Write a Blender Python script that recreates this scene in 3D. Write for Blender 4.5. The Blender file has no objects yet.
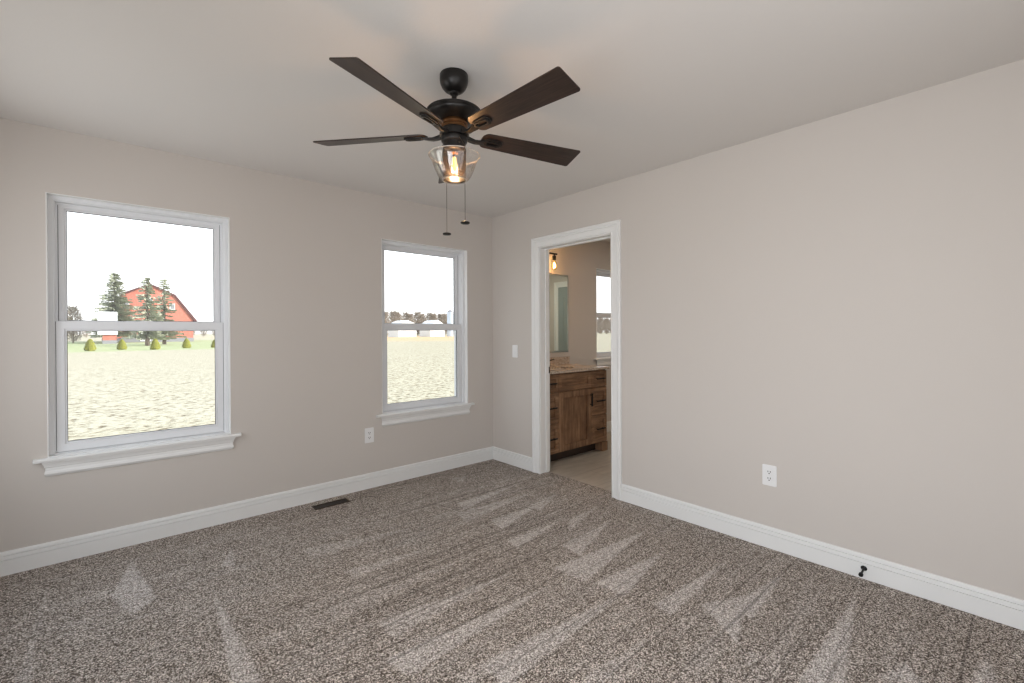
import bpy, bmesh, math, random
from math import sin, cos, pi, radians, sqrt
from mathutils import Vector, Matrix
import numpy as np

random.seed(7)
SC = bpy.context.scene
COL = SC.collection

# ------------------------------------------------------------------ camera
CAM = Vector((-2.94898, -3.64434, 1.28690))
YAW, PITCH, ROLL, FPX = 0.722207, -0.00323119, -0.00484083, 461.659
d_ = Vector((sin(YAW) * cos(PITCH), cos(YAW) * cos(PITCH), sin(PITCH)))
r_ = Vector((cos(YAW), -sin(YAW), 0))
u_ = r_.cross(d_)
r2 = r_ * cos(ROLL) + u_ * sin(ROLL)
u2 = -r_ * sin(ROLL) + u_ * cos(ROLL)
cd = bpy.data.cameras.new('camera')
cam = bpy.data.objects.new('camera', cd)
COL.objects.link(cam)
cam.matrix_world = Matrix(((r2.x, u2.x, -d_.x, CAM.x), (r2.y, u2.y, -d_.y, CAM.y), (r2.z, u2.z, -d_.z, CAM.z), (0, 0, 0, 1)))
cd.sensor_fit = 'HORIZONTAL'
cd.sensor_width = 36
cd.lens = FPX * 36 / 1024
cd.shift_y = -(341.5 - 333.1416) / 1024
cd.clip_start = 0.02
cd.clip_end = 3000
SC.cycles.filter_width = 1.4
SC.camera = cam

# ------------------------------------------------------------------ light
SC.view_settings.view_transform = 'Standard'
SC.view_settings.look = 'None'
SC.view_settings.gamma = 1
SC.view_settings.use_curve_mapping = False
SC.view_settings.exposure = -0.06

w = bpy.data.worlds.new('sky')
SC.world = w
w.use_nodes = True
nt = w.node_tree
bg = nt.nodes['Background']
# hazy bright sky: pale at the horizon, faint blue above
tc = nt.nodes.new('ShaderNodeTexCoord')
sx = nt.nodes.new('ShaderNodeSeparateXYZ')
rp = nt.nodes.new('ShaderNodeValToRGB')
nt.links.new(tc.outputs['Generated'], sx.inputs[0])
nt.links.new(sx.outputs['Z'], rp.inputs[0])
rp.color_ramp.elements[0].color = (1.0, 1.0, 1.0, 1)
rp.color_ramp.elements[1].color = (0.70, 0.85, 1.0, 1)
nt.links.new(rp.outputs[0], bg.inputs['Color'])
bg.inputs['Strength'].default_value = 2.0

def lamp(name, kind, loc, energy, color=(1, 1, 1), direction=None, size=None, size_y=None, radius=None, spread=None):
    l = bpy.data.lights.new(name, kind)
    l.energy = energy
    l.color = color
    o = bpy.data.objects.new(name, l)
    o.location = loc
    if direction is not None:
        o.rotation_euler = Vector(direction).to_track_quat('-Z', 'Y').to_euler()
    if kind == 'AREA':
        l.shape = 'RECTANGLE'
        l.size = size
        l.size_y = size_y
        if spread:
            l.spread = spread
    if radius is not None:
        l.shadow_soft_size = radius
    COL.objects.link(o)
    return o

sun = lamp('sun', 'SUN', (20, -30, 40), 5.5, (1.0, 0.95, 0.86), direction=(-0.75, 0.8, -0.62))
sun.data.angle = radians(0.6)

ROOM_X, ROOM_Y, H = -3.62, -4.25, 2.44
# fill lamps added behind the unseen west and south openings
lamp('fill_west_front', 'AREA', (ROOM_X - 0.12, -0.98, 1.25), 5.0, (0.90, 0.94, 1.0), (1, 0, -0.05), 1.3, 1.3, spread=radians(150))
lamp('fill_west_rear', 'AREA', (ROOM_X - 0.12, -3.35, 1.25), 20, (0.90, 0.94, 1.0), (1, 0, -0.03), 1.3, 1.3, spread=radians(125))
lamp('fill_south', 'AREA', (-2.3, ROOM_Y - 0.12, 1.2), 1.5, (0.97, 0.98, 1.0), (0, 1, 0.0), 2.1, 2.0)
# unseen fill lamp added under the bathroom ceiling, behind the partition
lamp('bathroom_fill', 'AREA', (1.9, -1.7, 2.425), 14, (1.0, 0.90, 0.78), (0, 0, -1), 0.35, 0.35)

# ------------------------------------------------------------------ helpers
def wloc(o):
    v = Vector((0, 0, 0))
    while o is not None:
        v += Vector(o.location)
        o = o.parent
    return v

class MB:
    def __init__(s):
        s.v = []
        s.f = []
    def add(s, vs, fs):
        n = len(s.v)
        s.v += [tuple(p) for p in vs]
        s.f += [tuple(i + n for i in f) for f in fs]
        return s
    def box(s, x0, x1, y0, y1, z0, z1, xf=None):
        vs = [(x, y, z) for z in (z0, z1) for y in (y0, y1) for x in (x0, x1)]
        if xf:
            vs = [xf(*p) for p in vs]
        return s.add(vs, [(0, 2, 3, 1), (4, 5, 7, 6), (0, 1, 5, 4), (2, 6, 7, 3), (0, 4, 6, 2), (1, 3, 7, 5)])
    def prism(s, pts, w0, w1, xf):
        n = len(pts)
        vs = [xf(a, b, w0) for a, b in pts] + [xf(a, b, w1) for a, b in pts]
        fs = [tuple(range(n))[::-1], tuple(range(n, 2 * n))]
        fs += [(i, (i + 1) % n, n + (i + 1) % n, n + i) for i in range(n)]
        return s.add(vs, fs)
    def ring_prism(s, outer, inner, w0, w1, xf):
        n = len(outer)
        vs = [xf(a, b, w0) for a, b in outer] + [xf(a, b, w0) for a, b in inner] + [xf(a, b, w1) for a, b in outer] + [xf(a, b, w1) for a, b in inner]
        fs = []
        for i in range(n):
            j = (i + 1) % n
            fs += [(i, n + i, n + j, j), (2 * n + i, 2 * n + j, 3 * n + j, 3 * n + i), (i, j, 2 * n + j, 2 * n + i), (n + i, 3 * n + i, 3 * n + j, n + j)]
        return s.add(vs, fs)
    def lathe(s, prof, c, n=32, axis=None):
        ax = Vector(axis or (0, 0, 1)).normalized()
        a = Vector((1, 0, 0)) if abs(ax.x) < .9 else Vector((0, 1, 0))
        e1 = (a - ax * a.dot(ax)).normalized()
        e2 = ax.cross(e1)
        c = Vector(c)
        vs = []
        for r, h in prof:
            for k in range(n):
                t = 2 * pi * k / n
                vs.append(c + ax * h + (e1 * cos(t) + e2 * sin(t)) * r)
        fs = []
        for i in range(len(prof) - 1):
            for k in range(n):
                j = (k + 1) % n
                fs.append((i * n + k, i * n + j, (i + 1) * n + j, (i + 1) * n + k))
        if prof[0][0] > 1e-5:
            fs.append(tuple(range(n))[::-1])
        if prof[-1][0] > 1e-5:
            m = (len(prof) - 1) * n
            fs.append(tuple(range(m, m + n)))
        return s.add(vs, fs)
    def openlathe(s, prof, c, n=40):
        c = Vector(c)
        vs = [c + Vector((r * cos(2 * pi * k / n), r * sin(2 * pi * k / n), h)) for r, h in prof for k in range(n)]
        fs = [(i * n + k, i * n + (k + 1) % n, (i + 1) * n + (k + 1) % n, (i + 1) * n + k) for i in range(len(prof) - 1) for k in range(n)]
        return s.add(vs, fs)
    def tube(s, pts, r, n=10):
        pts = [Vector(p) for p in pts]
        vs = []
        m = len(pts)
        rr = r if isinstance(r, (list, tuple)) else [r] * m
        pe = None
        for i, p in enumerate(pts):
            t = (pts[min(i + 1, m - 1)] - pts[max(i - 1, 0)]).normalized()
            a = pe if pe is not None else (Vector((0, 0, 1)) if abs(t.z) < .9 else Vector((1, 0, 0)))
            e1 = (a - t * a.dot(t)).normalized()
            pe = e1
            e2 = t.cross(e1)
            for k in range(n):
                q = 2 * pi * k / n
                vs.append(p + (e1 * cos(q) + e2 * sin(q)) * rr[i])
        fs = [(i * n + k, i * n + (k + 1) % n, (i + 1) * n + (k + 1) % n, (i + 1) * n + k) for i in range(m - 1) for k in range(n)]
        fs += [tuple(range(n))[::-1], tuple(range((m - 1) * n, m * n))]
        return s.add(vs, fs)
    def sweep(s, path, prof, xf, closed=False):
        """path: list of (a,b,sa,sb): point and direction in which offset grows; prof: (offset, depth) closed loop"""
        n = len(prof)
        vs = [xf(a + sa * o, b + sb * o, dpt) for a, b, sa, sb in path for o, dpt in prof]
        fs = []
        m = len(path)
        for i in range(m - (0 if closed else 1)):
            j = (i + 1) % m
            for k in range(n):
                l = (k + 1) % n
                fs.append((i * n + k, i * n + l, j * n + l, j * n + k))
        if not closed:
            fs += [tuple(range(n))[::-1], tuple(range((m - 1) * n, m * n))]
        return s.add(vs, fs)
    def build(s, name, mat, parent=None, bevel=0, smooth=None, solid=0, recalc=True):
        off = wloc(parent) if parent is not None else Vector((0, 0, 0))
        me = bpy.data.meshes.new(name)
        me.from_pydata([tuple(Vector(p) - off) for p in s.v], [], s.f)
        if recalc:
            bm = bmesh.new()
            bm.from_mesh(me)
            bmesh.ops.recalc_face_normals(bm, faces=bm.faces)
            bm.to_mesh(me)
            bm.free()
        o = bpy.data.objects.new(name, me)
        me.materials.append(mat)
        COL.objects.link(o)
        if parent is not None:
            o.parent = parent
        if bevel:
            b = o.modifiers.new('bevel', 'BEVEL')
            b.width = bevel
            b.segments = 2
            b.limit_method = 'ANGLE'
            b.angle_limit = radians(40)
        if solid:
            b = o.modifiers.new('solid', 'SOLIDIFY')
            b.thickness = solid
            b.offset = 0
        if smooth:
            me.polygons.foreach_set('use_smooth', [True] * len(me.polygons))
            me.set_sharp_from_angle(angle=radians(smooth))
        return o

def empty(name, loc):
    o = bpy.data.objects.new(name, None)
    o.location = loc
    o.empty_display_size = .1
    COL.objects.link(o)
    return o

def tag(o, label=None, cat=None, group=None, kind=None):
    if label: o['label'] = label
    if cat: o['category'] = cat
    if group: o['group'] = group
    if kind: o['kind'] = kind
    return o

def st(o):
    o['kind'] = 'structure'
    return o

ident = lambda a, b, c: (a, b, c)

# ------------------------------------------------------------------ materials
def mat(name, color=(.8, .8, .8), rough=.5, metal=0, spec=.5):
    m = bpy.data.materials.new(name)
    m.use_nodes = True
    b = m.node_tree.nodes['Principled BSDF']
    b.inputs['Base Color'].default_value = (*color, 1)
    b.inputs['Roughness'].default_value = rough
    b.inputs['Metallic'].default_value = metal
    b.inputs['Specular IOR Level'].default_value = spec
    m.diffuse_color = (*color, 1)
    return m

class N:
    def __init__(s, m):
        s.t = m.node_tree
        s.b = s.t.nodes['Principled BSDF']
    def n(s, kind, **kw):
        x = s.t.nodes.new('ShaderNode' + kind)
        for k, v in kw.items():
            if k in x.inputs:
                x.inputs[k].default_value = v
            else:
                setattr(x, k, v)
        return x
    def l(s, a, b):
        s.t.links.new(a, b)
    def coord(s, scale=(1, 1, 1), rot=(0, 0, 0)):
        c = s.n('TexCoord')
        g = s.n('Mapping')
        g.inputs['Scale'].default_value = scale
        g.inputs['Rotation'].default_value = rot
        s.l(c.outputs['Object'], g.inputs[0])
        return g.outputs[0]
    def ramp(s, fac, stops, interp='LINEAR'):
        r = s.n('ValToRGB')
        r.color_ramp.interpolation = interp
        e = r.color_ramp.elements
        e[0].position, e[0].color = stops[0][0], (*stops[0][1], 1)
        e[1].position, e[1].color = stops[1][0], (*stops[1][1], 1)
        for p, c in stops[2:]:
            x = e.new(p)
            x.color = (*c, 1)
        s.l(fac, r.inputs[0])
        return r.outputs[0]
    def mix(s, fac, a, b, mode='MIX'):
        x = s.n('Mix', data_type='RGBA', blend_type=mode)
        for i, q in ((0, fac), (6, a), (7, b)):
            if hasattr(q, 'links'):
                s.l(q, x.inputs[i])
            elif i == 0:
                x.inputs[0].default_value = q
            else:
                x.inputs[i].default_value = (*q, 1)
        return x.outputs[2]
    def math(s, op, a, b=0, clamp=False):
        x = s.n('Math', operation=op, use_clamp=clamp)
        for i, q in ((0, a), (1, b)):
            if hasattr(q, 'links'):
                s.l(q, x.inputs[i])
            else:
                x.inputs[i].default_value = q
        return x.outputs[0]
    def bump(s, h, strength=.2, dist=.01):
        x = s.n('Bump', Strength=strength, Distance=dist)
        s.l(h, x.inputs['Height'])
        s.l(x.outputs[0], s.b.inputs['Normal'])
    def noise(s, vec, scale=5, detail=2, rough=.5):
        x = s.n('TexNoise', Scale=scale, Detail=detail, Roughness=rough)
        s.l(vec, x.inputs['Vector'])
        return x.outputs[0]

def paint(name, color, bump=.12, scale=160, rough=.75):
    m = mat(name, color, rough, spec=.25)
    n = N(m)
    c = n.coord()
    a = n.noise(c, scale, 3)
    n.bump(a, bump, .002)
    b = n.noise(c, 1.3, 2)
    n.l(n.mix(b, tuple(x * .985 for x in color), tuple(min(1, x * 1.015) for x in color)), n.b.inputs['Base Color'])
    return m

M = {}
M['wall'] = paint('greige_wall_paint', (.595, .553, .515))
M['ceil'] = paint('ceiling_paint', (.70, .672, .645), .22, 90, .9)
M['trim'] = mat('white_trim_paint', (.80, .80, .79), .35)
M['vinyl'] = mat('white_vinyl', (.74, .75, .77), .4)
M['plate'] = mat('white_plastic', (.82, .82, .82), .3)
M['socket'] = mat('socket_slot_dark', (.03, .03, .03), .6)
M['gasket'] = mat('grey_gasket_and_gap_shade', (.10, .10, .11), .6)
M['bronze'] = mat('dark_bronze_metal', (.014, .012, .011), .36, .4)
n = N(M['bronze']); n.l(n.ramp(n.noise(n.coord(), 60, 3), [(0.3, (.010, .009, .008)), (.7, (.018, .015, .014))]), n.b.inputs['Base Color'])
M['copper_glow'] = mat('bronze_bulb_glow', (.16, .075, .030), .30, .8)  # warm tone paints the bulb's glow on the fan bands
M['black'] = mat('black_metal', (.015, .015, .016), .4, .5)
M['chain'] = mat('chain_metal', (.10, .08, .06), .4, .8)
M['register'] = mat('brown_register_metal', (.045, .028, .016), .5, .3)
M['register_light'] = mat('pale_tan_metal', (.30, .23, .16), .5, .2)
M['mirror'] = mat('mirror_glass', (.78, .86, .80), .02, 1)
M['edge'] = mat('mirror_bevel_edge', (.75, .80, .78), .12, .9)
M['ceramic'] = mat('white_ceramic', (.85, .85, .83), .12)

def wood(name, cols, axis, rough=.45, scale=1.0):
    m = mat(name, cols[1], rough)
    n = N(m)
    sc = [22 * scale, 22 * scale, 22 * scale]
    sc[axis] = 1.6 * scale
    c = n.coord(tuple(sc))
    a = n.noise(c, 1.6, 6, .65)
    c2 = n.coord((1, 1, 1))
    b = n.noise(c2, 6, 3, .6)
    x = n.math('ADD', n.math('MULTIPLY', a, .65), n.math('MULTIPLY', b, .35))
    n.l(n.ramp(x, [(.32, cols[0]), (.68, cols[2]), (.5, cols[1])]), n.b.inputs['Base Color'])
    n.bump(a, .08, .002)
    return m
vw = ((.070, .036, .018), (.20, .108, .058), (.36, .215, .125))
M['wood_v'] = wood('stained_alder_vertical', vw, 2)
M['wood_h'] = wood('stained_alder_horizontal', vw, 0)
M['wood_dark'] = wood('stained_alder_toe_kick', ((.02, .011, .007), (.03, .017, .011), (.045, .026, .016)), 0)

def blade_mat():
    m = mat('dark_walnut_blade', (.03, .02, .016), .38)
    n = N(m)
    at = n.n('Attribute', attribute_name='bladeuv')
    g = n.n('Mapping'); g.inputs['Scale'].default_value = (3, 60, 1)
    n.l(at.outputs['Vector'], g.inputs[0])
    a = n.noise(g.outputs[0], 2.2, 5, .6)
    n.l(n.ramp(a, [(.3, (.014, .008, .006)), (.72, (.050, .029, .021)), (.5, (.026, .015, .011))]), n.b.inputs['Base Color'])
    return m
M['blade'] = blade_mat()

def glassy(name, tint=(1, 1, 1), refl=.08, rough=.0, body=None, bodyfac=0, rim=1.0):
    m = bpy.data.materials.new(name)
    m.use_nodes = True
    t = m.node_tree
    t.nodes.clear()
    out = t.nodes.new('ShaderNodeOutputMaterial')
    tr = t.nodes.new('ShaderNodeBsdfTransparent'); tr.inputs[0].default_value = (*tint, 1)
    gl = t.nodes.new('ShaderNodeBsdfGlossy'); gl.inputs['Roughness'].default_value = rough
    fr = t.nodes.new('ShaderNodeLayerWeight'); fr.inputs['Blend'].default_value = .35
    mu = t.nodes.new('ShaderNodeMath'); mu.operation = 'MULTIPLY_ADD'
    mu.inputs[1].default_value = rim; mu.inputs[2].default_value = refl
    mu.use_clamp = True
    t.links.new(fr.outputs['Fresnel'], mu.inputs[0])
    mx = t.nodes.new('ShaderNodeMixShader')
    t.links.new(mu.outputs[0], mx.inputs[0]); t.links.new(tr.outputs[0], mx.inputs[1]); t.links.new(gl.outputs[0], mx.inputs[2])
    last = mx
    if body:
        df = t.nodes.new('ShaderNodeBsdfDiffuse'); df.inputs[0].default_value = (*body, 1)
        m2 = t.nodes.new('ShaderNodeMixShader'); m2.inputs[0].default_value = bodyfac
        t.links.new(mx.outputs[0], m2.inputs[1]); t.links.new(df.outputs[0], m2.inputs[2])
        last = m2
    t.links.new(last.outputs[0], out.inputs[0])
    return m
M['pane'] = glassy('window_glass', (.985, .99, .99), .015, rim=.25)
M['shade'] = glassy('clear_shade_glass', (.985, .975, .96), .05, .05, rim=.42)
M['mesh'] = glassy('smoked_mesh_glass', (.58, .52, .48), .02, .25, (.20, .16, .13), .035, rim=.10)
M['bulbglass'] = glassy('amber_bulb_glass', (1.0, .90, .70), .05, .02, rim=.2)

def emit(name, color, strength):
    m = bpy.data.materials.new(name)
    m.use_nodes = True
    t = m.node_tree
    t.nodes.clear()
    out = t.nodes.new('ShaderNodeOutputMaterial')
    e = t.nodes.new('ShaderNodeEmission')
    e.inputs[0].default_value = (*color, 1)
    e.inputs[1].default_value = strength
    t.links.new(e.outputs[0], out.inputs[0])
    return m
M['filament'] = emit('glowing_filament', (1, .72, .32), 14)
M['glowcore'] = emit('glowing_bulb_core', (1, .70, .34), 9.0)

def carpet_mat():
    m = mat('speckled_cut_pile_carpet', (.2, .18, .17), 1.0, spec=.05)
    n = N(m)
    c = n.coord()
    # warp so that the tufts are irregular
    vo = n.n('TexVoronoi', Scale=270, Randomness=1.0); n.l(c, vo.inputs['Vector'])
    sp = n.n('SeparateColor'); n.l(vo.outputs['Color'], sp.inputs[0])
    fine = n.noise(c, 260, 2, .7)
    x = n.math('ADD', n.math('MULTIPLY', sp.outputs[0], .85), n.math('MULTIPLY', fine, .18))
    col = n.ramp(x, [(.10, (.035, .027, .021)), (.95, (.92, .84, .77)), (.34, (.125, .100, .083)), (.56, (.29, .247, .213)), (.76, (.61, .54, .485))])
    col2 = n.ramp(x, [(.10, (.15, .125, .11)), (.92, (.95, .90, .86)), (.34, (.32, .28, .255)), (.56, (.54, .49, .46)), (.76, (.78, .73, .69))])
    # brushed nap: wedge marks (attribute) with ragged edge, plus faint long tracks
    at = n.n('Attribute', attribute_name='nap')
    nz = n.noise(c, 26, 3, .7)
    a = n.math('ADD', at.outputs['Fac'], n.math('MULTIPLY', n.math('SUBTRACT', nz, .5), .9))
    mask = n.n('MapRange', interpolation_type='SMOOTHSTEP'); mask.inputs[1].default_value = .25; mask.inputs[2].default_value = .85
    n.l(a, mask.inputs[0])
    str_ = n.noise(n.coord((.7, 6, 1)), 1.6, 4, .6)
    tr = n.n('MapRange', interpolation_type='SMOOTHSTEP'); tr.inputs[1].default_value = .47; tr.inputs[2].default_value = .72
    tr.inputs[4].default_value = .32
    n.l(str_, tr.inputs[0])
    fac = n.math('MAXIMUM', n.math('MULTIPLY', mask.outputs[0], .88), tr.outputs[0])
    colr = n.mix(fac, col, col2)
    # fine dark row lines where the pile parts
    rows = n.noise(n.coord((.35, 60, 1)), 1.0, 2, .5)
    rr = n.n('MapRange', interpolation_type='SMOOTHSTEP'); rr.inputs[1].default_value = .58; rr.inputs[2].default_value = .66
    rr.inputs[4].default_value = .40
    n.l(rows, rr.inputs[0])
    colr = n.mix(rr.outputs[0], colr, (.05, .04, .036))
    n.l(colr, n.b.inputs['Base Color'])
    n.bump(n.math('SUBTRACT', fine, vo.outputs['Distance']), .5, .004)
    return m
M['carpet'] = carpet_mat()

def tile_mat():
    m = mat('beige_porcelain_tile', (.42, .37, .31), .35)
    n = N(m)
    br = n.n('TexBrick', Scale=1.0)
    br.offset = .33
    br.inputs['Color1'].default_value = (.40, .355, .30, 1)
    br.inputs['Color2'].default_value = (.46, .41, .35, 1)
    br.inputs['Mortar'].default_value = (.27, .24, .21, 1)
    br.inputs['Mortar Size'].default_value = .004
    br.inputs['Brick Width'].default_value = .61
    br.inputs['Row Height'].default_value = .305
    n.l(n.coord(), br.inputs['Vector'])
    v = n.noise(n.coord((2, 9, 1)), 2, 4)
    n.l(n.mix(.5, br.outputs[0], n.ramp(v, [(.35, (.33, .29, .245)), (.65, (.50, .45, .385))])), n.b.inputs['Base Color'])
    return m
M['tile'] = tile_mat()

def granite():
    m = mat('speckled_beige_stone', (.5, .42, .35), .18)
    n = N(m)
    c = n.coord()
    a = n.noise(c, 70, 3, .8)
    n.l(n.ramp(a, [(.3, (.17, .11, .08)), (.7, (.72, .64, .55)), (.45, (.42, .33, .26)), (.55, (.56, .47, .39))]), n.b.inputs['Base Color'])
    return m
M['granite'] = granite()

# ------------------------------------------------------------------ window and door openings (metres)
WINS = [(-3.194, -2.307), (-1.200, -0.313), (1.671, 2.436)]   # x ranges on the north wall
WZ0 = [.597, .597, .948]
WZ1 = 2.076
TH = .17
TE = .115   # east partition thickness
DY0, DY1, DZ = -1.474, -.677, 2.045   # rough door opening in east wall (covered by jamb)

def wall_y(name, x0, x1, holes, m):
    """north wall, y 0..TH, with window holes (x0,x1,z0,z1)"""
    b = MB()
    cur = x0
    for hx0, hx1, z0, z1 in holes:
        b.box(cur, hx0, 0, TH, 0, H)
        b.box(hx0, hx1, 0, TH, 0, z0)
        b.box(hx0, hx1, 0, TH, z1, H)
        cur = hx1
    b.box(cur, x1, 0, TH, 0, H)
    return st(b.build(name, m))
wall_y('wall_north', ROOM_X - .15, .06, [(WINS[0][0], WINS[0][1], WZ0[0], WZ1), (WINS[1][0], WINS[1][1], WZ0[1], WZ1)], M['wall'])
wall_y('wall_bathroom_north', .06, 3.05, [(WINS[2][0], WINS[2][1], WZ0[2], WZ1)], M['wall'])

b = MB()
b.box(0, TE, DY1, 0, 0, H); b.box(0, TE, DY0, DY1, DZ, H); b.box(0, TE, ROOM_Y - .15, DY0, 0, H)
st(b.build('wall_east', M['wall']))
b = MB()   # unseen west wall, two openings added to let light in
b.box(ROOM_X - .15, ROOM_X, ROOM_Y - .15, -4.02, 0, H)
b.box(ROOM_X - .15, ROOM_X, -2.68, -1.65, 0, H)
b.box(ROOM_X - .15, ROOM_X, -.31, 0, 0, H)
for a0, a1 in ((-4.02, -2.68), (-1.65, -.31)):
    b.box(ROOM_X - .15, ROOM_X, a0, a1, 0, .58)
    b.box(ROOM_X - .15, ROOM_X, a0, a1, 2.12, H)
st(b.build('wall_west', M['wall']))
b = MB()   # unseen south wall, its opening added for the fill lamp
b.box(ROOM_X, -3.4, ROOM_Y - .15, ROOM_Y, 0, H)
b.box(-3.4, -1.2, ROOM_Y - .15, ROOM_Y, 2.25, H)
b.box(-1.2, 0, ROOM_Y - .15, ROOM_Y, 0, H)
st(b.build('wall_south', M['wall']))
st(MB().box(ROOM_X - .15, 3.05, ROOM_Y - .15, TH, H, H + .12).build('ceiling', M['ceil']))
# bathroom shell
BX1, BY1 = 2.9, -2.7
st(MB().box(BX1, BX1 + .15, BY1 - .15, 0, 0, H).build('wall_bathroom_east', M['wall']))
b = MB()
b.box(TE, BX1, BY1 - .15, BY1, 0, H)
st(b.build('wall_bathroom_south', M['wall']))
st(MB().box(.095, BX1 + .15, BY1 - .15, 0, -.12, -.004).build('floor_bathroom', M['tile']))

# ------------------------------------------------------------------ carpet floor with brushed nap marks
W = [((-0.24, -2.76), (-0.74, -2.70), (-0.80, -2.81), 1), ((-0.60, -2.72), (-0.85, -2.60), (-1.016, -2.834), 1), ((-0.283, -2.501), (-1.03, -2.451), (-1.037, -2.557), .9),
     ((-0.328, -1.98), (-1.129, -1.906), (-1.109, -2.113), 1), ((-0.481, -2.211), (-1.089, -2.143), (-1.069, -2.328), .85),
     ((-0.186, -3.062), (-1.063, -3.067), (-0.96, -3.189), 1), ((-0.301, -3.513), (-0.705, -3.472), (-0.653, -3.575), .9),
     ((-0.618, -3.306), (-0.815, -3.261), (-0.758, -3.391), .9), ((-0.95, -2.30), (-1.87, -2.214), (-1.879, -2.383), .8),
     ((-1.064, -2.572), (-1.68, -2.516), (-1.632, -2.615), .6), ((-2.843, -0.248), (-2.939, -0.664), (-2.768, -0.818), 1),
     ((-2.865, -0.931), (-2.939, -0.664), (-2.768, -0.818), .8), ((-2.551, -0.882), (-2.614, -1.727), (-2.513, -1.82), .9),
     ((-3.179, -0.021), (-3.211, -1.203), (-3.155, -1.244), .6), ((-2.379, -0.417), (-2.487, -0.672), (-2.411, -0.755), .7),
     ((-2.531, -0.333), (-2.629, -0.244), (-2.589, -0.413), .6), ((-1.252, -1.79), (-2.057, -1.702), (-2.057, -1.863), .7),
     ((-1.192, -2.018), (-2.147, -1.94), (-2.106, -2.103), .8), ((-1.648, -2.27), (-2.014, -2.165), (-1.973, -2.299), .5),
     ((-0.618, -1.505), (-1.112, -1.485), (-1.123, -1.616), .8), ((-0.50, -1.19), (-0.983, -1.176), (-1.025, -1.352), .9),
     ((-0.308, -0.981), (-1.091, -0.914), (-1.134, -1.106), .65), ((-0.206, -0.732), (-0.977, -0.759), (-1.012, -0.911), .7),
     ((-1.304, -0.953), (-2.087, -0.749), (-2.079, -0.935), .55), ((-1.439, -1.263), (-2.002, -1.15), (-1.994, -1.293), .6),
     ((-0.496, -0.28), (-0.69, -0.218), (-0.692, -0.433), .6), ((-0.222, -1.122), (-0.603, -1.151), (-0.631, -1.305), .75),
     ((-0.20, -1.509), (-0.577, -1.522), (-0.75, -1.674), .7), ((-0.325, -1.72), (-0.901, -1.747), (-0.916, -1.917), .85),
     ((-1.30, -1.50), (-2.2, -1.43), (-2.22, -1.60), .5), ((-1.0, -0.62), (-1.75, -0.55), (-1.77, -0.66), .4),
     ((-1.358, -2.848), (-0.978, -2.879), (-0.981, -2.968), .5), ((-.25, -3.30), (-.50, -3.25), (-.49, -3.33), .5)]
fx0, fx1, fy0, fy1, stp = ROOM_X - .15, .095, ROOM_Y - .15, .0, .016
nx = int((fx1 - fx0) / stp) + 1
ny = int((fy1 - fy0) / stp) + 1
gx = np.linspace(fx0, fx1, nx)
gy = np.linspace(fy0, fy1, ny)
GX, GY = np.meshgrid(gx, gy)
nap = np.zeros_like(GX)
for A, B, C, s_ in W:
    P = np.array([A, B, C], float)
    if (P[1, 0] - P[0, 0]) * (P[2, 1] - P[0, 1]) - (P[1, 1] - P[0, 1]) * (P[2, 0] - P[0, 0]) < 0:
        P = P[[0, 2, 1]]
    dmin = np.full_like(GX, 9.)
    for i in range(3):
        a, c = P[i], P[(i + 1) % 3]
        e = c - a
        dmin = np.minimum(dmin, (e[0] * (GY - a[1]) - e[1] * (GX - a[0])) / np.hypot(*e))
    q = np.clip(.5 + dmin / .035, 0, 1) * s_
    nap = np.maximum(nap, q)
me = bpy.data.meshes.new('floor')
idx = np.arange(nx * ny).reshape(ny, nx)
faces = np.stack([idx[:-1, :-1], idx[:-1, 1:], idx[1:, 1:], idx[1:, :-1]], -1).reshape(-1, 4)
vs = np.stack([GX, GY, np.zeros_like(GX)], -1).reshape(-1, 3)
nb = len(vs)
base = np.array([(x, y, z) for z in (-.12, -.002) for y in (fy0, fy1) for x in (fx0, fx1)])
fb = np.array([(0, 2, 3, 1), (4, 5, 7, 6), (0, 1, 5, 4), (2, 6, 7, 3), (0, 4, 6, 2), (1, 3, 7, 5)]) + nb
me.from_pydata(np.vstack([vs, base]).tolist(), [], np.vstack([faces, fb]).tolist())
at = me.attributes.new('nap', 'FLOAT', 'POINT')
at.data.foreach_set('value', np.concatenate([nap.reshape(-1), np.zeros(8)]).astype(np.float32))
me.materials.append(M['carpet'])
fl = bpy.data.objects.new('floor', me)
COL.objects.link(fl)
st(fl)

# ------------------------------------------------------------------ baseboards
BP = [(0, 0), (.0150, 0), (.0150, .0795), (.0075, .0800), (.0075, .0840), (.0140, .0850), (.0125, .1020), (.0050, .1030), (.0050, .1065), (.0105, .1078), (.0090, .118), (.005, .1235), (0, .125)]
def baseboard(name, p0, p1, nrm, ends=(0, 0)):
    """p0->p1 along wall, nrm into the room; ends: mitre growth per unit depth at each end"""
    b = MB()
    p0, p1, nrm = Vector(p0), Vector(p1), Vector(nrm)
    t = (p1 - p0).normalized()
    n = len(BP)
    vs = [p0 + nrm * d + t * (ends[0] * d) + Vector((0, 0, z)) for d, z in BP] + [p1 + nrm * d - t * (ends[1] * d) + Vector((0, 0, z)) for d, z in BP]
    b.add(vs, [(i, (i + 1) % n, n + (i + 1) % n, n + i) for i in range(n)] + [tuple(range(n))[::-1], tuple(range(n, 2 * n))])
    return st(b.build(name, M['trim']))
CAS = .090
cy0, cy1 = -1.462 - .006, -.684 + .006     # inner edges of the casing
baseboard('baseboard_north', (ROOM_X, 0, 0), (0, 0, 0), (0, -1, 0), (0, 1))
baseboard('baseboard_east_corner', (0, 0, 0), (0, cy1 + CAS, 0), (-1, 0, 0), (1, 0))
baseboard('baseboard_east', (0, cy0 - CAS, 0), (0, ROOM_Y, 0), (-1, 0, 0))
baseboard('baseboard_bathroom_north', (1.16, 0, 0), (BX1, 0, 0), (0, -1, 0))
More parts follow.
